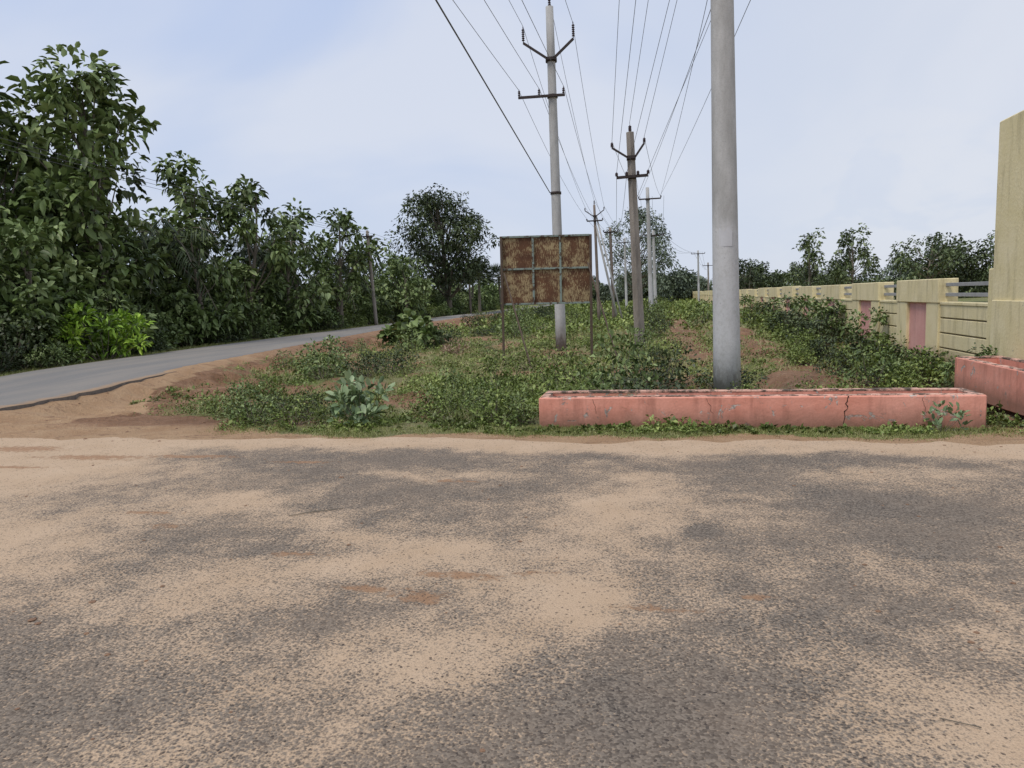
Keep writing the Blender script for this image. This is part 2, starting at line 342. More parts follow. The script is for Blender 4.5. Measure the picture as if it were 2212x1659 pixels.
# ---------------------------------------------------------------- foliage generators
def unit(v): return v/np.maximum(np.linalg.norm(v,axis=1,keepdims=True),1e-6)
def leafgeo(C,D,L,W,droop=.25,fold=.25,kind=7):
    n=len(C);D=unit(D);up=np.array([0,0,1.])
    r_=rng.normal(size=(n,3))*.45+up;S=unit(np.cross(D,r_));Nn=np.cross(S,D)
    L=np.broadcast_to(np.asarray(L,float),(n,))[:,None];W=np.broadcast_to(np.asarray(W,float),(n,))[:,None]
    P=lambda t,s_,f: C+D*L*t+S*W*s_+Nn*W*f-up*L*droop*t*t
    if kind==7:
        V=np.stack([P(0,0,0),P(.28,.42,fold),P(.68,.40,fold),P(1,0,0),P(.68,-.40,fold),P(.28,-.42,fold),P(.5,0,0)],1)
        F=np.array([[0,6,3,2,1],[0,5,4,3,6]]);k=5
    elif kind==4:
        V=np.stack([P(0,0,0),P(.5,.5,fold),P(1,0,0),P(.5,-.5,fold)],1);F=np.array([[0,1,2,3]]);k=4
    else:
        V=np.stack([P(0,-.5,0),P(0,.5,0),P(1,0,0)],1);F=np.array([[0,1,2]]);k=3
    nv=V.shape[1]
    F=(F[None]+ (np.arange(n)*nv)[:,None,None]).reshape(-1)
    return V.reshape(-1,3),F,k,len(F)//k//n if n else 1
class FB:
    def __init__(s): s.V=[];s.F=[];s.S=[];s.R=[];s.M=[];s.n=0
    def put(s,V,F,k,rnd_shade,m=0):
        s.V.append(V);s.F.append(np.asarray(F).ravel()+s.n);c=len(np.asarray(F).ravel())//k
        s.S.append(np.full(c,k));s.R.append(np.broadcast_to(rnd_shade,(c,)));s.M.append(np.full(c,m));s.n+=len(V)
    def leaves(s,C,D,L,W,rnd_shade,m=0,**k):
        if len(C)==0: return
        V,F,kk,rep=leafgeo(C,D,L,W,**k);s.put(V,F,kk,np.repeat(rnd_shade,rep),m)
    def wood(s,mb,m):
        V=np.array(mb.v)
        for k in set(len(f) for f in mb.f):
            s.put(V,np.array([f for f in mb.f if len(f)==k]),k,.5,m)
    def mesh(s,name,mats):
        return np_mesh(name,np.concatenate(s.V),np.concatenate(s.F),np.concatenate(s.S),mats,rnd_shade=np.clip(np.concatenate(s.R),0,1),midx=np.concatenate(s.M))
def sph(n):
    return unit(rng.normal(size=(n,3)))
def clump(fb,c,r,n,L,tint,asp=.5,droop=.35,flat=.75,m=0,kind=7,up=0.):
    d=sph(n);rad=r*(.35+.65*rng.random(n)**.6)[:,None]
    C=np.array(c)+d*rad*np.array([1,1,flat])
    D=d*.9+rng.normal(size=(n,3))*.5+np.array([0,0,up])
    Ls=L*(.6+.7*rng.random(n))
    fb.leaves(C,D,Ls,Ls*asp,tint+.22*rng.normal(size=n)*.8,m,droop=droop,kind=kind)
def tree_mesh(name,H,cb,R,ncl,npl,L,mats,tr=.16,prof='round',asp=.55,rc=.34,kind=7,lean=0,droop=.35):
    fb=FB();mb=MB()
    lx=rng.normal()*.05+lean;top=np.array([lx*H,rng.normal()*.04*H,H*.9])
    tp=[(top*t+np.array([math.sin(t*5+H)*.12,math.cos(t*4)*.1,0])*t) for t in np.linspace(0,1,8)]
    mb.tube(tp,[tr*(1.15-t*.95) for t in np.linspace(0,1,8)],8)
    for i in range(ncl):
        t=(i+rng.random())/ncl
        if prof=='round': e=math.sin(math.pi*min(1,.12+t*.86))**.6
        elif prof=='cone': e=(1-t)**.6*.9+.18
        elif prof=='flat': e=math.sin(math.pi*(.15+t*.7))**.4*(1 if t>.35 else .8)
        else: e=.8
        a=rng.random()*6.283+i*2.4;rr=R*e*(.35+.65*rng.random()**.5)
        z=cb+(H-cb)*t*.97
        ax=tp[min(7,max(0,int(z/H*7)))]
        c=np.array([ax[0]+rr*math.cos(a),ax[1]+rr*math.sin(a),z])
        s0=tp[max(1,min(6,int((z/H)*7)-1))];mid=(s0+c)/2+np.array([0,0,-.1*rr])
        mb.tube([s0,mid,c],[tr*.35,tr*.22,tr*.08],5,cap=False)
        r0=R*rc*(.55+.8*rng.random())
        clump(fb,c,r0,int(npl*(r0/(R*rc))**1.5)+8,L,.45+.22*rng.normal()+.12*(t-.5),asp,droop,kind=kind)  # random tint, plus lighter colour up the crown as painted top light
        for q in range(2):
            cc=c+sph(1)[0]*r0*1.2
            clump(fb,cc,r0*.5,int(npl*.2)+4,L,.5+.18*rng.normal(),asp,droop,kind=kind)
    fb.wood(mb,1)
    return fb.mesh(name,mats)
def place(name,me,x,y,rot=None,s=1,parent=None,z=None):
    o=bpy.data.objects.new(name,me);o.location=(x,y,float(hgt(x,y)) if z is None else z)
    o.rotation_euler=(0,0,rng.random()*6.28 if rot is None else rot)
    o.scale=(s,s,s) if not isinstance(s,tuple) else s
    return link(o,parent)

# teak trees left
TM=[L_teak,m_bark]
for (x,y,H,R,cb,nc,npl,L) in [(-20.6,24,10.6,2.3,2.6,36,62,.42),(-23.2,22.5,9.4,2.4,1.5,30,62,.42),(-25,27,8.2,2.4,1.5,26,55,.42),(-19.6,19.5,4.4,1.6,.8,18,50,.32),
    (-22.6,33,8.8,1.7,2.6,20,42,.40),(-20.8,34,8.0,1.6,2.2,20,42,.38),(-20.6,39,7.2,1.6,1.8,20,40,.38),(-20.2,44,7.4,1.5,2.0,20,38,.38),(-20.6,51,6.3,1.9,1,20,38,.40),(-19.9,29,5.4,1.7,.8,20,48,.34),(-20.0,56,5.0,1.8,.6,18,38,.40),(-19.8,36.5,4.6,1.6,.5,16,40,.34)]:
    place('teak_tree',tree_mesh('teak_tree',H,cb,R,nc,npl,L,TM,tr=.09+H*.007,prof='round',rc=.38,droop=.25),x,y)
place('neem_tree',tree_mesh('neem_tree',12.8,3.8,4.7,70,100,.40,[L_dark,m_bark],tr=.32,prof='round',asp=.45,rc=.27,kind=4),-21.9,75)
place('neem_tree',tree_mesh('neem_tree',5.6,.8,2.2,26,70,.34,[L_teak,m_bark],tr=.15,asp=.45,rc=.3,kind=4),-23.6,62)
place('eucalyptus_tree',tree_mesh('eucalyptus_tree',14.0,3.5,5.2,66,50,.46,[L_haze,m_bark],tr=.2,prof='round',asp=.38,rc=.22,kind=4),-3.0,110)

# palms
def palm_mesh(name,H,nf,FL,mats,fan=False):
    fb=FB();mb=MB();tp=[np.array([math.sin(t*1.5)*.4,0,H*t]) for t in np.linspace(0,1,7)];mb.tube(tp,[.17,.14,.13,.12,.12,.11,.12],8)
    for i in range(nf):
        a=i*2.4;el=math.radians(75-110*(i/nf));d=np.array([math.cos(a),math.sin(a),0])
        t=np.linspace(0,1,26)[:,None]
        if fan:
            c=tp[-1]+ (d*math.cos(el)+np.array([0,0,math.sin(el)]))*FL*.45
            mb.tube([tp[-1],c],.02,4,cap=False)
            n=22;th=np.linspace(-1.9,1.9,n);side=np.array([-d[1],d[0],0]);f=(d*math.cos(el)+np.array([0,0,math.sin(el)]))
            D=np.cos(th)[:,None]*f+np.sin(th)[:,None]*side+rng.normal(size=(n,3))*.1
            fb.leaves(np.repeat(c[None],n,0),D,FL*.55,.09,.45+.2*rng.normal(size=n),0,droop=.1,kind=4)
        else:
            P=tp[-1]+FL*(d*t*math.cos(el*.6)+np.array([0,0,1])*(math.sin(el)*t-.65*t**2.2))
            mb.tube([tuple(p) for p in P[::4]],.018,4,cap=False)
            side=np.array([-d[1],d[0],0])
            for sg in (-1,1):
                D=side*sg*.9+d*.5+np.array([0,0,-.75])+rng.normal(size=(26,3))*.1
                fb.leaves(P,D,FL*.28*(np.sin(np.pi*(.15+.8*t[:,0]))+.1),.055,.45+.2*rng.normal(size=26),0,droop=.3,kind=4)
    fb.wood(mb,1);return fb.mesh(name,mats)
pm=palm_mesh('coconut_palm',4.2,22,2.8,[L_dark,m_bark]);pf=palm_mesh('palmyra_palm',3.5,26,1.8,[L_dark,m_bark],True)
for x,y,s in [(-21.2,28.5,1.1),(-21.2,36.8,1.1),(-24,25,1.25),(-21.3,46,1)]: place('coconut_palm',pm,x,y,s=s)
for x,y,s in [(-20.6,83,1.25),(-19.4,90,1.2),(-23,88,1.2),(28,80,1.1)]: place('palmyra_palm',pf,x,y,s=s)

# undergrowth bushes
def bush_mesh(name,R,H,ncl,npl,L,mats,asp=.55,kind=7,up=.25,droop=.3):
    fb=FB();mb=MB()
    for i in range(ncl):
        a=rng.random()*6.283;rr=R*rng.random()**.6;z=H*(.15+.8*rng.random())*(1-.45*(rr/R)**2)
        c=np.array([rr*math.cos(a),rr*math.sin(a),z])
        mb.tube([(c[0]*.2,c[1]*.2,0),tuple(c*np.array([.7,.7,.6])),tuple(c)],[R*.012,R*.009,R*.004],4,cap=False)
        clump(fb,c,R*.33*(.6+.7*rng.random()),npl,L,.45+.20*rng.normal()+.15*(z/H-.5),asp,droop,kind=kind,up=up)  # higher clumps coloured lighter, light from above painted into the tint
    fb.wood(mb,1);return fb.mesh(name,mats)
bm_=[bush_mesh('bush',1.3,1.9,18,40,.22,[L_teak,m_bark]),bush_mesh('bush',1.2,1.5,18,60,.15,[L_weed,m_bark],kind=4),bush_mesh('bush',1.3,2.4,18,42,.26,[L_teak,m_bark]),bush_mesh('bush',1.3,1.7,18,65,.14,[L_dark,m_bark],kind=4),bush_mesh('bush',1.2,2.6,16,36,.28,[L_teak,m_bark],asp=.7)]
ug=empty('roadside_undergrowth')
y=11.0
while y<120:
    st_=1.1+.032*(y-10)
    for row,(off,sc_) in enumerate([(1.4,.5),(2.3,.9),(3.6,1.3),(5.6,1.6)]):
        if row==0 and rng.random()<.35: continue
        x=float(rfar(y))-off-rng.random()*.9
        q=bm_[int(rng.integers(0,5))];s=sc_*(.7+.55*rng.random())
        place('bush',q,x,y+rng.random()*st_,s=(s,s,s*(.85+.4*rng.random())),parent=ug)
    y+=st_
bk=[bush_mesh('thicket',2.4,4.6,30,46,.40,[L_teak,m_bark],kind=4),bush_mesh('thicket',2.4,4.2,30,50,.36,[L_dark,m_bark],kind=4)]
for y in np.arange(16,130,3.0):
    f_=.85+.2*(y<32)
    place('thicket',bk[int(rng.integers(0,2))],float(rfar(y))-8.6-rng.random()*2,y,s=f_*(.75+.35*rng.random()),parent=ug)
    place('thicket',bk[int(rng.random()<.5)],float(rfar(y))-4.6-rng.random()*1.5,y+1,s=.6+.28*rng.random(),parent=ug)
place('bright_green_bush',bush_mesh('bright_green_bush',1.25,2.0,24,55,.24,[L_bright,m_bark],asp=.35,up=.6),-17.6,20.3,s=1.05)
place('teak_sapling',bush_mesh('teak_sapling',.9,1.2,14,14,.42,[L_teak,m_bark],asp=.7,up=.5),-9.3,27.2)
place('teak_sapling',bush_mesh('teak_sapling',.6,1.0,10,12,.42,[L_teak,m_bark],asp=.7,up=.5),-10.4,28.2)
place('milkweed_shrub',bush_mesh('milkweed_shrub',.36,.66,18,14,.13,[L_grey,m_bark],asp=.5,up=.8,droop=.1),-3.95,9.05,s=1.08)
place('milkweed_shrub',bush_mesh('milkweed_shrub',.2,.35,9,9,.07,[L_grey,m_bark],asp=.45,up=.7,droop=.1),3.0,8.5,s=1.1)
place('dry_plant',bush_mesh('dry_plant',.5,.4,12,18,.22,[L_dry,m_bark],asp=.12,up=.6,droop=.1),-7.2,24.5)
sb=[bush_mesh('weed_shrub',.55,.5,18,42,.065,[L_weed,m_bark],kind=4,asp=.5,up=.5),bush_mesh('weed_shrub',.5,.6,16,34,.075,[L_teak,m_bark],kind=4,asp=.5,up=.5),bush_mesh('weed_shrub',.6,.45,18,40,.06,[L_dark,m_bark],kind=4,asp=.5,up=.5)]
ws=empty('weed_shrubs')
for x,y,s,k in [(-5.6,9.1,.9,1),(-4.9,9.0,.8,0),(-6.0,9.6,.9,1),(-5.2,9.7,.9,2),(-2.2,9.4,.9,0),(-1.75,9.2,.7,1),(-2.9,9.7,.8,0),(-2.4,10.1,.8,1),(-7.3,14.8,1.4,1),(-8,16,1.3,0),(-6.6,15.6,1.1,2),(-8.4,17.5,1.5,1),(1.3,11.6,.8,0),(.8,11.5,.6,1),(-3.4,10.4,.9,0),(-9.9,17.8,.8,1),(-10.3,22.5,.9,2),(-10.6,24.5,.9,1),(-9.5,19,.6,0)]:
    place('shrub',sb[k],x,y,s=s,parent=ws)
k=0
while k<90:
    y=9.5+55*rng.random()**1.5;x=-9.5-(y>25)*(y-25)*.1+rng.random()*14
    if grassmask(np.array([x]),np.array([y]))[0]<.6 or fbm(x*.4+5,y*.4)<.48 or (-1.8<x<4 and y<9.8) : k+=.3;continue
    s=(.45+.8*rng.random())*(1+.015*y)
    place('shrub',sb[int(rng.integers(0,3))],x,y,s=(s,s,s*(.8+.7*rng.random())),parent=ws);k+=1
cb_=[bush_mesh('creeper_bush',.9,1.1,22,36,.12,[L_dark,m_bark],asp=.6,up=.3),bush_mesh('creeper_bush',.8,.9,20,38,.12,[L_weed,m_bark],asp=.6,up=.3),bush_mesh('creeper_bush',.7,1.35,18,30,.13,[L_teak,m_bark],asp=.6,up=.3)]
for x,y,s,k in [(4.3,15.2,.6,0),(4.0,14.4,.5,1),(3.6,13.4,.6,2),(4.6,13.8,.65,1),(4.9,15.0,.5,0),(4.1,17.2,.55,1),(5.25,19.75,.9,2),(4.8,19.4,.6,0),(5.2,23.6,1.1,2),(4.6,23.0,.8,0),(5.2,24.2,1.1,0),(5.2,27.7,1.2,2),(4.7,27.0,1.0,0),(4.5,29.5,.8,1),(5.2,31.8,1.15,2),(4.2,31.5,.9,1),(4.9,34,.8,2),(4.0,12.9,.5,1),(4.8,12.8,.55,2),(5.1,36,1.1,0),(5.1,40,1.1,1),(5.1,44,1.2,2),(4.1,19.2,.6,0),(4.0,21.6,.6,1),(5.3,13.0,.5,2),(4.0,25,.7,1),(3.6,16.0,.5,0),(3.4,18.5,.5,1)]:
    place('wall_creeper_bush',cb_[k],x,y,s=s)

# ---------------------------------------------------------------- weeds and grass
def inside_block(x,y):
    return ((x>-1.55)&(x<3.65)&(y>8.72)&(y<9.48))|((x>4.4)&(x<5.3)&(y>8)&(y<12.5))|(x>5.4)
def scatter(n,y0,y1,x0=-12,x1=5.5,pw=1.3,thr=0.):
    u=rng.random(n*3);a=1-pw
    y=(y0**a+u*(y1**a-y0**a))**(1/a)
    x=x0-(y>30)*(y-30)*.05+rng.random(n*3)*(x1-x0+(y>30)*(y-30)*.05)
    g=grassmask(x,y)*(.05+1.15*sst(.44,.62,fbm(x*.5+40,y*.5+11)*.6+fbm(x*1.6,y*1.6+50)*.4))
    g=np.maximum(g,.25*sst(.5,.62,fbm(x*1.2+60,y*1.2))*(y>12)*(x>redge(y)+.8))
    ok=(rng.random(n*3)<g)&(~inside_block(x,y))&(x>redge(y)+.4)
    return x[ok][:n],y[ok][:n]
wf=FB()
def plants(n,y0,y1,nl,L,R,H,m,kind=4,pw=1.3):
    x,y=scatter(n,y0,y1,pw=pw);n=len(x);z=hgt(x,y)
    big=fbm(x*.6+5,y*.6+70)
    sc_=(.35+1.5*sst(.42,.72,big))*(.6+.7*rng.random(n))*(.22+.78*sst(8.5,9.3,y))
    dist=1+np.maximum(0,y-10)/26.
    P=np.repeat(np.stack([x,y,z],1),nl,0);S=np.repeat(sc_,nl)[:,None]
    d=sph(n*nl);d[:,2]=np.abs(d[:,2]);rad=rng.random(n*nl)[:,None]**.5
    C=P+d*rad*S*np.array([R,R,H])
    D=d*.7+rng.normal(size=d.shape)*.45+np.array([0,0,.1])
    Ls=L*np.repeat(dist,nl)*(.6+.8*rng.random(n*nl))
    t=np.repeat(.45+.6*(fbm(x*.8,y*.8)-.5)*2+.16*rng.normal(size=n),nl)+.13*rng.normal(size=n*nl)+.12*(C[:,2]-P[:,2])/.3  # leaf colour lightens off the ground, painting in shade near the soil
    wf.leaves(C,D,Ls,Ls*.55,t,m,kind=kind,droop=.15)
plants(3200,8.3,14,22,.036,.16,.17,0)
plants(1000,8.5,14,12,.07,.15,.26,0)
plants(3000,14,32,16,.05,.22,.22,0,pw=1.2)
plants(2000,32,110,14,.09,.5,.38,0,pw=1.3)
me=wf.mesh('roadside_weeds',[L_weed]);link(bpy.data.objects.new('roadside_weeds',me))
wf=FB()
def blades(x,y,nb,L,W,spread,m=0,tint=.4,z=None):
    n=len(x);z=hgt(x,y) if z is None else z
    P=np.repeat(np.stack([x,y,z],1),nb,0);j=rng.normal(size=(n*nb,3))*spread;j[:,2]=0
    D=rng.normal(size=(n*nb,3))*.45;D[:,2]=1
    dist=np.repeat(1+np.maximum(0,y-10)/22.,nb)
    Ls=L*(.5+.9*rng.random(n*nb))*np.repeat(.5+.9*fbm(x*.7,y*.7),nb)
    wf.leaves(P+j,D,Ls,W*dist,tint+.2*rng.normal(size=n*nb)+np.repeat(.15*rng.normal(size=n),nb),m,kind=3,droop=.35)
x,y=scatter(13000,8.0,16);blades(x,y,6,.07,.007,.05)
x,y=scatter(8000,16,45);blades(x,y,6,.18,.011,.08,tint=.7)
x,y=scatter(1500,9,40);blades(x,y,14,.42,.006,.06,tint=.8)
x=rng.uniform(-1.6,3.7,900);y=8.72-rng.random(900)**1.5*.3;blades(x,y,6,.08,.007,.03,tint=.35)
n=4500;x=rng.uniform(-14,-11,n)-4.2;y=rng.uniform(9,50,n);x=rfar(y)-.1-rng.random(n)*1.6;blades(x,y,7,.22,.013,.08,tint=.35)
n=9000;x=rng.uniform(-7.2,8,n);y=7.8+rng.random(n)**1.2*.9;ok=(~inside_block(x,y))&(rng.random(n)<grassmask(x,y)*1.2*sst(.3,.5,fbm(x*1.5,y*1.5+4)));blades(x[ok],y[ok],5,.05,.006,.04,tint=.38)
n=160;x=rng.uniform(-1.3,3.4,n);x=np.where(rng.random(n)<.6,rng.uniform(-1.2,-.2,n),x);y=rng.uniform(8.9,9.25,n);blades(x,y,8,.22,.007,.04,tint=.5,z=np.full(n,.22))
me=wf.mesh('grass_tufts',[L_grass]);link(bpy.data.objects.new('grass_tufts',me))

# ---------------------------------------------------------------- planters
def planter(name,x0,x1,y0,y1,H):
    mb=MB();t=.11
    def wob(ax,a,b,c0,c1):   # rim broken into short uneven lengths of render
        p=a
        while p<b-.02:
            q=min(b,p+.12+.5*rng.random());dz=rng.random()*.010
            if ax=='x': mb.box(p,q-.002,c0+rng.random()*.006,c1-rng.random()*.008,H-.02,H+.002+dz,2,.005)
            else: mb.box(c0+rng.random()*.006,c1-rng.random()*.008,p,q-.002,H-.02,H+.002+dz,2,.005)
            p=q
    mb.box(x0,x1,y0,y0+t,-.1,H,0,.014);mb.box(x0,x1,y1-t,y1,-.1,H-.003,0,.012)
    mb.box(x0+.001,x0+t,y0+t+.001,y1-t-.001,-.1,H-.002,0,.01);mb.box(x1-t,x1-.001,y0+t+.001,y1-t-.001,-.1,H-.002,0,.01)
    mb.box(x0+t,x1-t,y0+t,y1-t,-.1,H-.15,1,0)
    wob('x',x0+.02,x1-.02,y0+.02,y0+t+.008);wob('x',x0+.02,x1-.02,y1-t-.008,y1-.015)
    wob('y',y0+t+.02,y1-t-.02,x0+.02,x0+t+.006);wob('y',y0+t+.02,y1-t-.02,x1-t-.006,x1-.02)
    return mb.obj(name,[m_pink,m_ground,m_top])
pk1=planter('pink_planter',-1.47,3.55,8.77,9.42,.36)
planter('pink_planter',4.5,5.16,8.3,12.3,.46)
cr=MB();z=.36;x=2.12;pts=[]
for i in range(13): pts.append((x,8.768,z));z-=.03;x+=rng.normal()*.016-.002
cr.tube(pts,[.008,.003,.006,.005,.007,.003,.006,.003,.005,.004,.003,.003,.002],4);m_crack,nt,b=mat('crack_shadow');b.inputs['Base Color'].default_value=(.03,.02,.015,1)
for x in (.55,-.8,2.9):
    z=.34;pts=[]
    for i in range(7): pts.append((x,8.769,z));z-=.03;x+=rng.normal()*.012
    cr.tube(pts,.002,4)
cr.obj('crack',[m_crack],parent=pk1)

# ---------------------------------------------------------------- boundary wall
mb=MB();X0=5.6
def panel(ya,yb):
    H=1.17
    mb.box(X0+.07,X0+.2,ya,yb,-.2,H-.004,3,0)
    bh=.27;z=.02
    for k in range(4):
        mb.box(X0+.02,X0+.075,ya+.002,yb-.002,z,z+bh,0,.008);z+=bh+.03
    mb.box(X0+.0,X0+.25,ya+.001,yb-.001,H-.003,H+.06,0,.01)
    for zz in (1.37,1.57): mb.box(X0+.1,X0+.16,ya-.01,yb+.01,zz-.035,zz+.035,2,.005)
def unitb(yc):
    h=1.3;nw=.62;t=.32;j=.02*rng.normal()
    mb.box(X0-.02,X0+t,yc-h,yc-nw,-.2,1.2,0,.012);mb.box(X0-.02,X0+t,yc+nw,yc+h,-.2,1.2,0,.012)
    mb.box(X0-.04,X0+t+.02,yc-h-.02,yc+h+.02,1.2,1.68+j,0,.015)
    mb.box(X0+.05,X0+t-.02,yc-nw,yc+nw,-.2,1.2,1,0)
    mb.box(X0+.0,X0+.048,yc-nw+.001,yc+nw-.001,-.2,.04,0,0)
yc=17.5;prev=13.75
while yc<150:
    panel(prev,yc-1.3);unitb(yc);prev=yc+1.3;yc+=4.1
mb.box(5.5,5.95,13.25,13.75,-.2,1.82,0,.015)
mb.obj('boundary_wall',[m_cream,m_pink2,m_rail,m_groove_shade])
mb=MB()
mb.box(5.34,6.5,11.6,13.2,-.2,4.12,0,.02);mb.box(5.36,6.45,11.58,11.62,.2,3.9,3,.003);mb.box(5.30,5.34,11.9,13.1,-.2,1.3,0,.01)  # thin dark panel on the front paints the shadow of that face
mb.obj('gate_pillar',[m_cream,m_top,m_rail,m_groove_shade])
mb=MB();mb.box(48,90,138,138.3,0,2.7,0,.01);mb.obj('white_compound_wall',[m_white])

# ---------------------------------------------------------------- poles
def disc_ins(mb,x,y,z,h=.4,r=.06,n=5):
    mb.tube([(x,y,z),(x,y,z+h)],.014,6,2)
    for k in range(n):
        zz=z+h*(.15+.75*k/n);mb.tube([(x,y,zz),(x,y,zz+.02),(x,y,zz+.045)],[r,r*.9,r*.3],8,2)
def pole(name,x,y,H,r,xt,arms,m=0,sq=False,zb=-.3):
    mb=MB()
    P=[(x+(xt-x)*t,y,zb+(H-zb)*t) for t in np.linspace(0,1,10)];R_=[r*(1-.32*t) for t in np.linspace(0,1,10)]
    if sq: 
        mb.tube(P,[q*1.25 for q in R_],4,0)
        for i in range(len(mb.sm)): mb.sm[i]=False
    else: mb.tube(P,R_,28,0)
    f=lambda z:x+(xt-x)*(z-zb)/(H-zb)
    for a in arms:
        if a[0]=='V':
            _,zj,(xl,zl),(xr,zr),ins=a;c=f(zj);yy=y-r-.02;w=.07 if H>7.5 else .055
            mb.beam((c-.12,yy,zj),(c+.14,yy,zj),w,.09,1)
            mb.beam((c-.10,yy,zj),(xl,yy,zl),w,w,1);mb.beam((c+.12,yy,zj),(xr,yy,zr),w,w,1)
            for xx,zz in ((xl,zl),(xr,zr)): disc_ins(mb,xx,yy,zz,ins,.05 if ins>.3 else .045,6 if ins>.3 else 3)
            mb.tube([(c,y,zj-.06),(c,y,zj+.06)],r*1.02,16,1)
        if a[0]=='A':
            _,zl,xl,zr,xr,pos,ins=a;yy=y-r-.02
            mb.beam((xl,yy,zl),(xr,yy,zr),.06,.08,1)
            for t in pos: disc_ins(mb,xl+(xr-xl)*t,yy,zl+(zr-zl)*t+.03,ins,.045,3)
            c=f((zl+zr)/2);mb.tube([(c,y,zl-.05),(c,y,zl+.05)],r*.95,16,1)
        if a[0]=='T':
            disc_ins(mb,xt,y,H,a[1],.05,4)
        if a[0]=='B':
            mb.tube([(f(a[1]),y,a[1]-.04),(f(a[1]),y,a[1]+.04)],r*1.0,16,1)
    return mb.obj(name,[m,m_iron,m_ins])
bp=pole('concrete_utility_pole',1.10,12.25,9.0,.222,.98,[('A',8.55,-.4,8.55,2.4,[0,.33,.66,1],.25)],m_pole)
ppaper=MB();V=[];F=[]
for i in range(9):
    a=math.radians(205+i*11)
    for z in (2.30,2.56): V.append((1.075+.2065*math.cos(a),12.25+.2065*math.sin(a),z-.04*math.sin(i*1.7)*(z>2.4)))
for i in range(8): F.append([2*i,2*i+2,2*i+3,2*i+1])
ppaper.add(V,F,0,True);m_paper,nt,b=mat('faded_paper');nt.links.new(mix(nt,noise(nt,12,5),(.46,.46,.47),(.60,.60,.61)),b.inputs['Base Color'])
ppaper.obj('paper_notice',[m_paper],parent=bp)
pole('concrete_utility_pole',-3.2,24,10.74,.18,-3.29,[('V',9.12,(-4.13,9.66),(-2.53,9.64),.5),('A',8.0,-4.35,7.97,-2.84,[0.02,.45,.97],.22),('T',.35),('B',4.96),('B',3.4)],m_pole)
pole('concrete_utility_pole',-.54,22.1,6.3,.13,-.76,[('V',5.56,(-1.28,5.86),(-.35,5.93),.16),('A',5.0,-1.16,5.02,-.25,[0,.32,.68,1],.12),('T',.2)],m_pole2,sq=True)
pole('concrete_utility_pole',-.41,45.8,8.0,.15,-.58,[('A',7.3,-1.1,7.3,.22,[0,1],.15)],m_pole)
pole('concrete_utility_pole',-.20,60,6.6,.15,-.34,[('A',6.2,-1,6.2,.5,[0,1],.15)],m_pole)
pole('wooden_utility_pole',-3.75,47,7.3,.11,-3.92,[('V',6.6,(-4.5,6.95),(-3.3,6.95),.2),('A',6.3,-4.4,6.3,-3.4,[0,1],.12),('T',.3)],m_wood)
pole('wooden_utility_pole',-2.83,47.7,5.9,.12,-3.0,[('A',5.6,-3.4,5.6,-2.5,[0,1],.12)],m_wood)
pole('wooden_utility_pole',-18.6,46,6.4,.13,-18.9,[('A',6.0,-19.4,6.0,-18.4,[0,.5,1],.12)],m_pole2)
pole('wooden_utility_pole',-20.9,80,6.3,.13,-21,[('A',6.0,-21.6,6.0,-20.4,[0,.5,1],.12)],m_wood)
pole('concrete_utility_pole',4.9,92,6.6,.14,4.8,[('A',6.2,4.0,6.2,5.6,[0,1],.15)],m_pole)
pole('concrete_utility_pole',6.6,100,5.4,.14,6.5,[('A',5.0,5.8,5.0,7.2,[0,1],.15)],m_pole2)
pole('concrete_utility_pole',11.2,110,6.4,.14,11.1,[('A',6.0,10.4,6.0,11.9,[0,1],.15)],m_pole)
pole('concrete_utility_pole',-3.3,78,7.5,.14,-3.4,[('A',7.0,-4.3,7.0,-2.5,[0,1],.15)],m_pole)
pole('concrete_utility_pole',-.9,82,6.0,.14,-1.0,[('A',5.6,-1.6,5.6,-.3,[0,1],.15)],m_pole2)
mb=MB();mb.tube([(-2.55,47.3,-.2),(-3.85,47,6.0)],.07,8,0);mb.obj('pole_strut',[m_pole])
mb=MB();mb.tube([(-2.2,46.6,-.2),(-3.8,47,6.6)],.05,8,0);mb.obj('pole_strut',[m_pole])

# wires
cu=bpy.data.curves.new('power_lines','CURVE');cu.dimensions='3D';cu.bevel_depth=1;cu.bevel_resolution=1
def wire(a,b,r=.009,sag=.0,n=12,c=cu):
    a=Vector(a);b=Vector(b);s=c.splines.new('POLY');s.points.add(n)
    for i in range(n+1):
        t=i/n;p=a.lerp(b,t);p.z-=sag*4*t*(1-t);s.points[i].co=(*p,1);s.points[i].radius=r*.8
for x,z,xe,ze in [(-4.13,10.18,-4.5,7.2),(-2.55,10.16,-3.3,7.2),(-3.29,11.1,-3.92,7.6),(-4.33,8.24,-4.4,6.45),(-2.86,8.2,-3.4,6.45),(-3.65,8.2,-3.9,6.45)]:
    wire((x,-25,z+.2),(x,23.8,z),.0095,.3);wire((x,23.8,z),(xe,46.9,ze),.009,.35);wire((xe,46.9,ze),(-3.4+(xe+3.9)*1.2,78,7.3),.010,.5);wire((-3.4+(xe+3.9)*1.2,78,7.3),(-2+(xe+3.9),130,7.3),.012,.5)
P3=[(-1.28,6.05),(-.35,6.12),(-.76,6.55),(-1.16,5.15),(-.25,5.17),(-.86,5.15)];BG=[(-.37,8.8),(1.05,8.85),(.35,8.8),(-.1,7.7),(2.2,8.8),(.7,7.9)]
for (x,z),(bx,bz) in zip(P3,BG):
    wire((x,22,z),(bx,12.2,bz),.007,.0);wire((bx,12.2,bz),(bx,-25,bz+.3),.008,.2)
for k,(x,z) in enumerate(P3):
    e=(-1.05,45.7,7.45) if k%2==0 else (.2,45.7,7.45)
    wire((x,22,z),(e[0],e[1],e[2]),.008,.3) if k<3 else wire((x,22,z),(-2.9+k*.1,47.6,5.75),.008,.3)
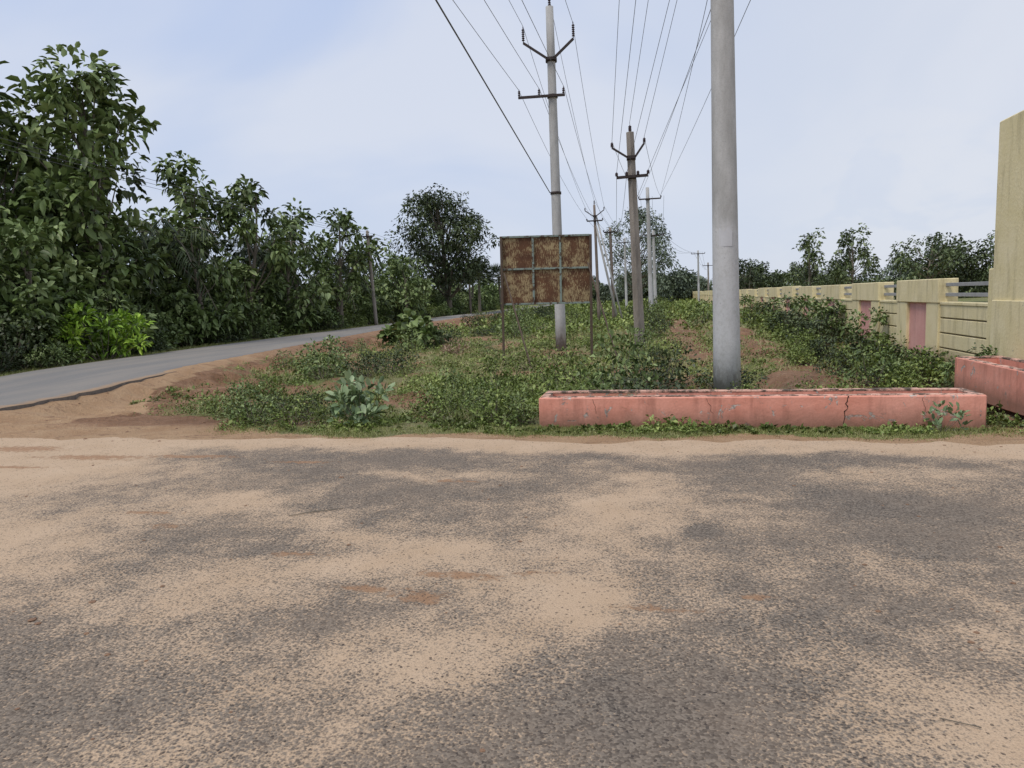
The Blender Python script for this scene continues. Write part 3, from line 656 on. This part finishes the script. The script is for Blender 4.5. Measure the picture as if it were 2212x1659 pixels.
for a,b in [((.2,45.7,7.5),(1.64,14,6.65)),((-1.05,45.7,7.5),(.94,14,6.5)),((.2,45.7,7.45),(1.0,16,7.3))]:
    a=Vector(a);b=Vector(b);c=b+(b-a)*.9;c.z+=1.2
    wire(a,b,.008,.15);wire(b,c,.008)
for x in (-1,-.3,.4):
    wire((x*1.0,45.7,7.45),(x,60,6.35),.009,.2);wire((x,60,6.35),(4.8+x,92,6.4),.012,.6);wire((x-1,60,6.35),(-1+x,82,5.75),.010,.3)
wire((-3.41,23.8,4.96),(-3.2,-20,9.3),.020,-.1)
for dx in (-.5,0,.5):
    wire((-18.9+dx,46,6.15),(-19+dx,8,7.2),.009,.3);wire((-18.9+dx,46,6.15),(-21+dx,80,6.15),.010,.3);wire((4.8+dx,92,6.4),(12,190,7),.015,.5)
cu.materials.append(m_wire);link(bpy.data.objects.new('power_lines',cu))

# ---------------------------------------------------------------- rusted signboard (back view)
mb=MB();A=Vector((-4.27,19.8,0));B=Vector((-1.83,20.15,0));d=(B-A).normalized();W=(B-A).length
Mx=Matrix.Translation(A)@Matrix(((d.x,-d.y,0,0),(d.y,d.x,0,0),(0,0,1,0),(0,0,0,1)))@Matrix.Rotation(math.radians(.6),4,'Y')
z0,z1=1.44,3.28
mb.box(.0,W,.05,.056,z0,z1,0,0,Mx)
for u in (0,.355,.66,1): mb.box(u*W-.028,u*W+.028,-.004,.046,z0-.02 if u in(0,1) else z0+.03,z1+.02,1,.004,Mx)
for zz in (z0,z0+.96,z1): mb.box(.03,W-.03,.0,.047,zz-.026,zz+.026,1,.004,Mx)
mb.box(-.03,.035,-.05,.0,-.3,z1+.02,2,.004,Mx);mb.box(W-.04,W+.03,-.05,.0,-.3,z1,2,.004,Mx)
mb.beam((-4.17,19.75,2.3),(-3.04,17.4,-.25),.035,.035,2);mb.beam((-1.88,20.0,2.5),(-.89,17.6,-.25),.035,.035,2)
mb.obj('rusted_billboard',[m_rust,m_frame,m_post])

# ---------------------------------------------------------------- far trees beyond wall
rt=[tree_mesh('rain_tree',6.2,2.6,3.0,24,55,.34,[L_far,m_bark],tr=.16,prof='flat',kind=4,rc=.25),tree_mesh('rain_tree',6.6,1.5,1.9,20,34,.34,[L_far,m_bark],tr=.12,prof='cone',kind=4,rc=.28),tree_mesh('rain_tree',5.2,1.9,3.2,28,60,.34,[L_dark,m_bark],tr=.16,prof='flat',kind=4,rc=.25)]
for x,y,s,k in [(8.5,72,.78,2),(10.2,76,.74,2),(13.4,70,.98,1),(14.3,73,.62,0),(16.9,70,1.02,1),(18.5,76,.72,0),(20.5,62,.84,0),(22.5,64,.82,2),(27,62,.85,0),(29.5,60,1.0,1),(31,62,1.05,2)]:
    place('rain_tree',rt[k],x,y,s=s)
dt=empty('distant_treeline')
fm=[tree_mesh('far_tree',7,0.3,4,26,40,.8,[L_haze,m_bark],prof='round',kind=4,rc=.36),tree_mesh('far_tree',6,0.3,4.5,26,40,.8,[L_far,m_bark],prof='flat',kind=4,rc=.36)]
for i in range(80):
    x=-130+i*3.8+rng.random()*2; y=150+20*rng.random()+(abs(x)*.1)
    place('far_tree',fm[i%2],x,y,s=.45+.5*rng.random()**1.5,parent=dt)
for i in range(22):
    x=-17+rng.random()*24; y=122+rng.random()*20
    place('far_tree',fm[i%2],x,y,s=.4+.35*rng.random(),parent=dt)
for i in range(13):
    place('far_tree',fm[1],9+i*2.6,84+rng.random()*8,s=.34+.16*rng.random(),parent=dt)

# ---------------------------------------------------------------- debris
mb=MB()
import bmesh
def bit(x,y,s,h0,fl=.45):
    bm=bmesh.new();bmesh.ops.create_icosphere(bm,subdivisions=1,radius=s)
    for v in bm.verts: v.co=Vector((v.co.x*(1+.8*rng.random())+x,v.co.y*(1+.5*rng.random())+y,v.co.z*fl+h0+s*.15))
    bm.verts.index_update();mb.add([v.co[:] for v in bm.verts],[[v.index for v in f.verts] for f in bm.faces]);bm.free()
for i in range(240):
    s=.004+.008*rng.random()**3
    bit(rng.uniform(-6,4),rng.uniform(2,7.8),s,.004)
for x,y,s in [(-3.25,3.05,.02),(-3.18,3.02,.014),(-3.1,3.3,.016),(-2.85,3.55,.012),(-3.3,2.35,.014),(1.35,3.4,.012),(-2.9,6.1,.02)]: bit(x,y,s,.004,.35)
for i in range(120):  # clods on the sandy shoulder
    x=-11+rng.random()*5;y=7.6+rng.random()*5;s=.006+.02*rng.random()**3
    if grassmask(np.array([x]),np.array([y]))[0]>.3: continue
    bit(x,y,s,float(hgt(x,y)),.6)
mb.obj('scattered_debris',[m_stone])
mb=MB();mb.tube([(-2.78,4.9,.012),(-2.66,5.0,.016),(-2.55,5.06,.014),(-2.44,5.13,.012)],[.003,.0045,.004,.002],5);mb.tube([(1.0,2.75,.01),(1.12,2.70,.014)],.002,4)
mb.obj('twig',[m_bark])

# ---------------------------------------------------------------- sky & light
w=bpy.data.worlds.new('World');sc.world=w;w.use_nodes=True;nt=w.node_tree;nt.nodes.clear()
out=N(nt,'ShaderNodeOutputWorld');bg=N(nt,'ShaderNodeBackground');nt.links.new(bg.outputs[0],out.inputs[0]);bg.inputs[1].default_value=.1
sky=N(nt,'ShaderNodeTexSky');sky.sky_type='NISHITA';sky.sun_disc=False;sky.sun_elevation=math.radians(58);sky.sun_rotation=math.radians(-140)
tc=N(nt,'ShaderNodeTexCoord');sp=N(nt,'ShaderNodeSeparateXYZ');nt.links.new(tc.outputs['Generated'],sp.inputs[0])
haze=mix(nt,mr(nt,sp.outputs[2],.0,.5),(6.4,7.1,8.5),(5.0,6.1,8.7))
haze=mix(nt,mr(nt,sp.outputs[0],-.35,.35,0,.9,True),haze,(6.8,7.3,8.4))
cl=noise(nt,1.9,4,.5,coord=tc.outputs['Generated'],dist=.5,stretch=(1,1,2.0))
haze=mix(nt,mr(nt,cl,.44,.68,0,.65,True),haze,(7.7,8.0,8.8))
cu2=noise(nt,7,4,.55,coord=tc.outputs['Generated'],dist=.3,stretch=(1,1,1.8))
band=M_(nt,'MULTIPLY',mr(nt,sp.outputs[2],.26,.12,0,1,True),mr(nt,sp.outputs[0],.05,.3,0,.45,True))
haze=mix(nt,M_(nt,'MULTIPLY',mr(nt,cu2,.46,.56,0,1,True),band),haze,(7.8,8.0,8.6))
c=mix(nt,.93,sky.outputs[0],haze)
nt.links.new(c,bg.inputs[0])
sd=bpy.data.lights.new('sun','SUN');sd.energy=2.0;sd.angle=math.radians(20);sd.color=(1,.92,.81)
so=link(bpy.data.objects.new('sun',sd));so.rotation_euler=(math.radians(32),0,math.radians(-40))

# ---------------------------------------------------------------- camera
cd=bpy.data.cameras.new('camera');cam=link(bpy.data.objects.new('camera',cd));cd.sensor_width=36;cd.lens=36*1560/2212;cd.clip_end=4000;cd.clip_start=.05
cam.matrix_world=Matrix.Translation((0,0,1.6))@Matrix.Rotation(math.radians(11.6),4,'Z')@Matrix.Rotation(math.pi/2-math.atan(185/1560),4,'X')@Matrix.Rotation(math.radians(-2),4,'Z')
sc.camera=cam
sc.view_settings.view_transform='Standard';sc.view_settings.look='None';sc.view_settings.exposure=0
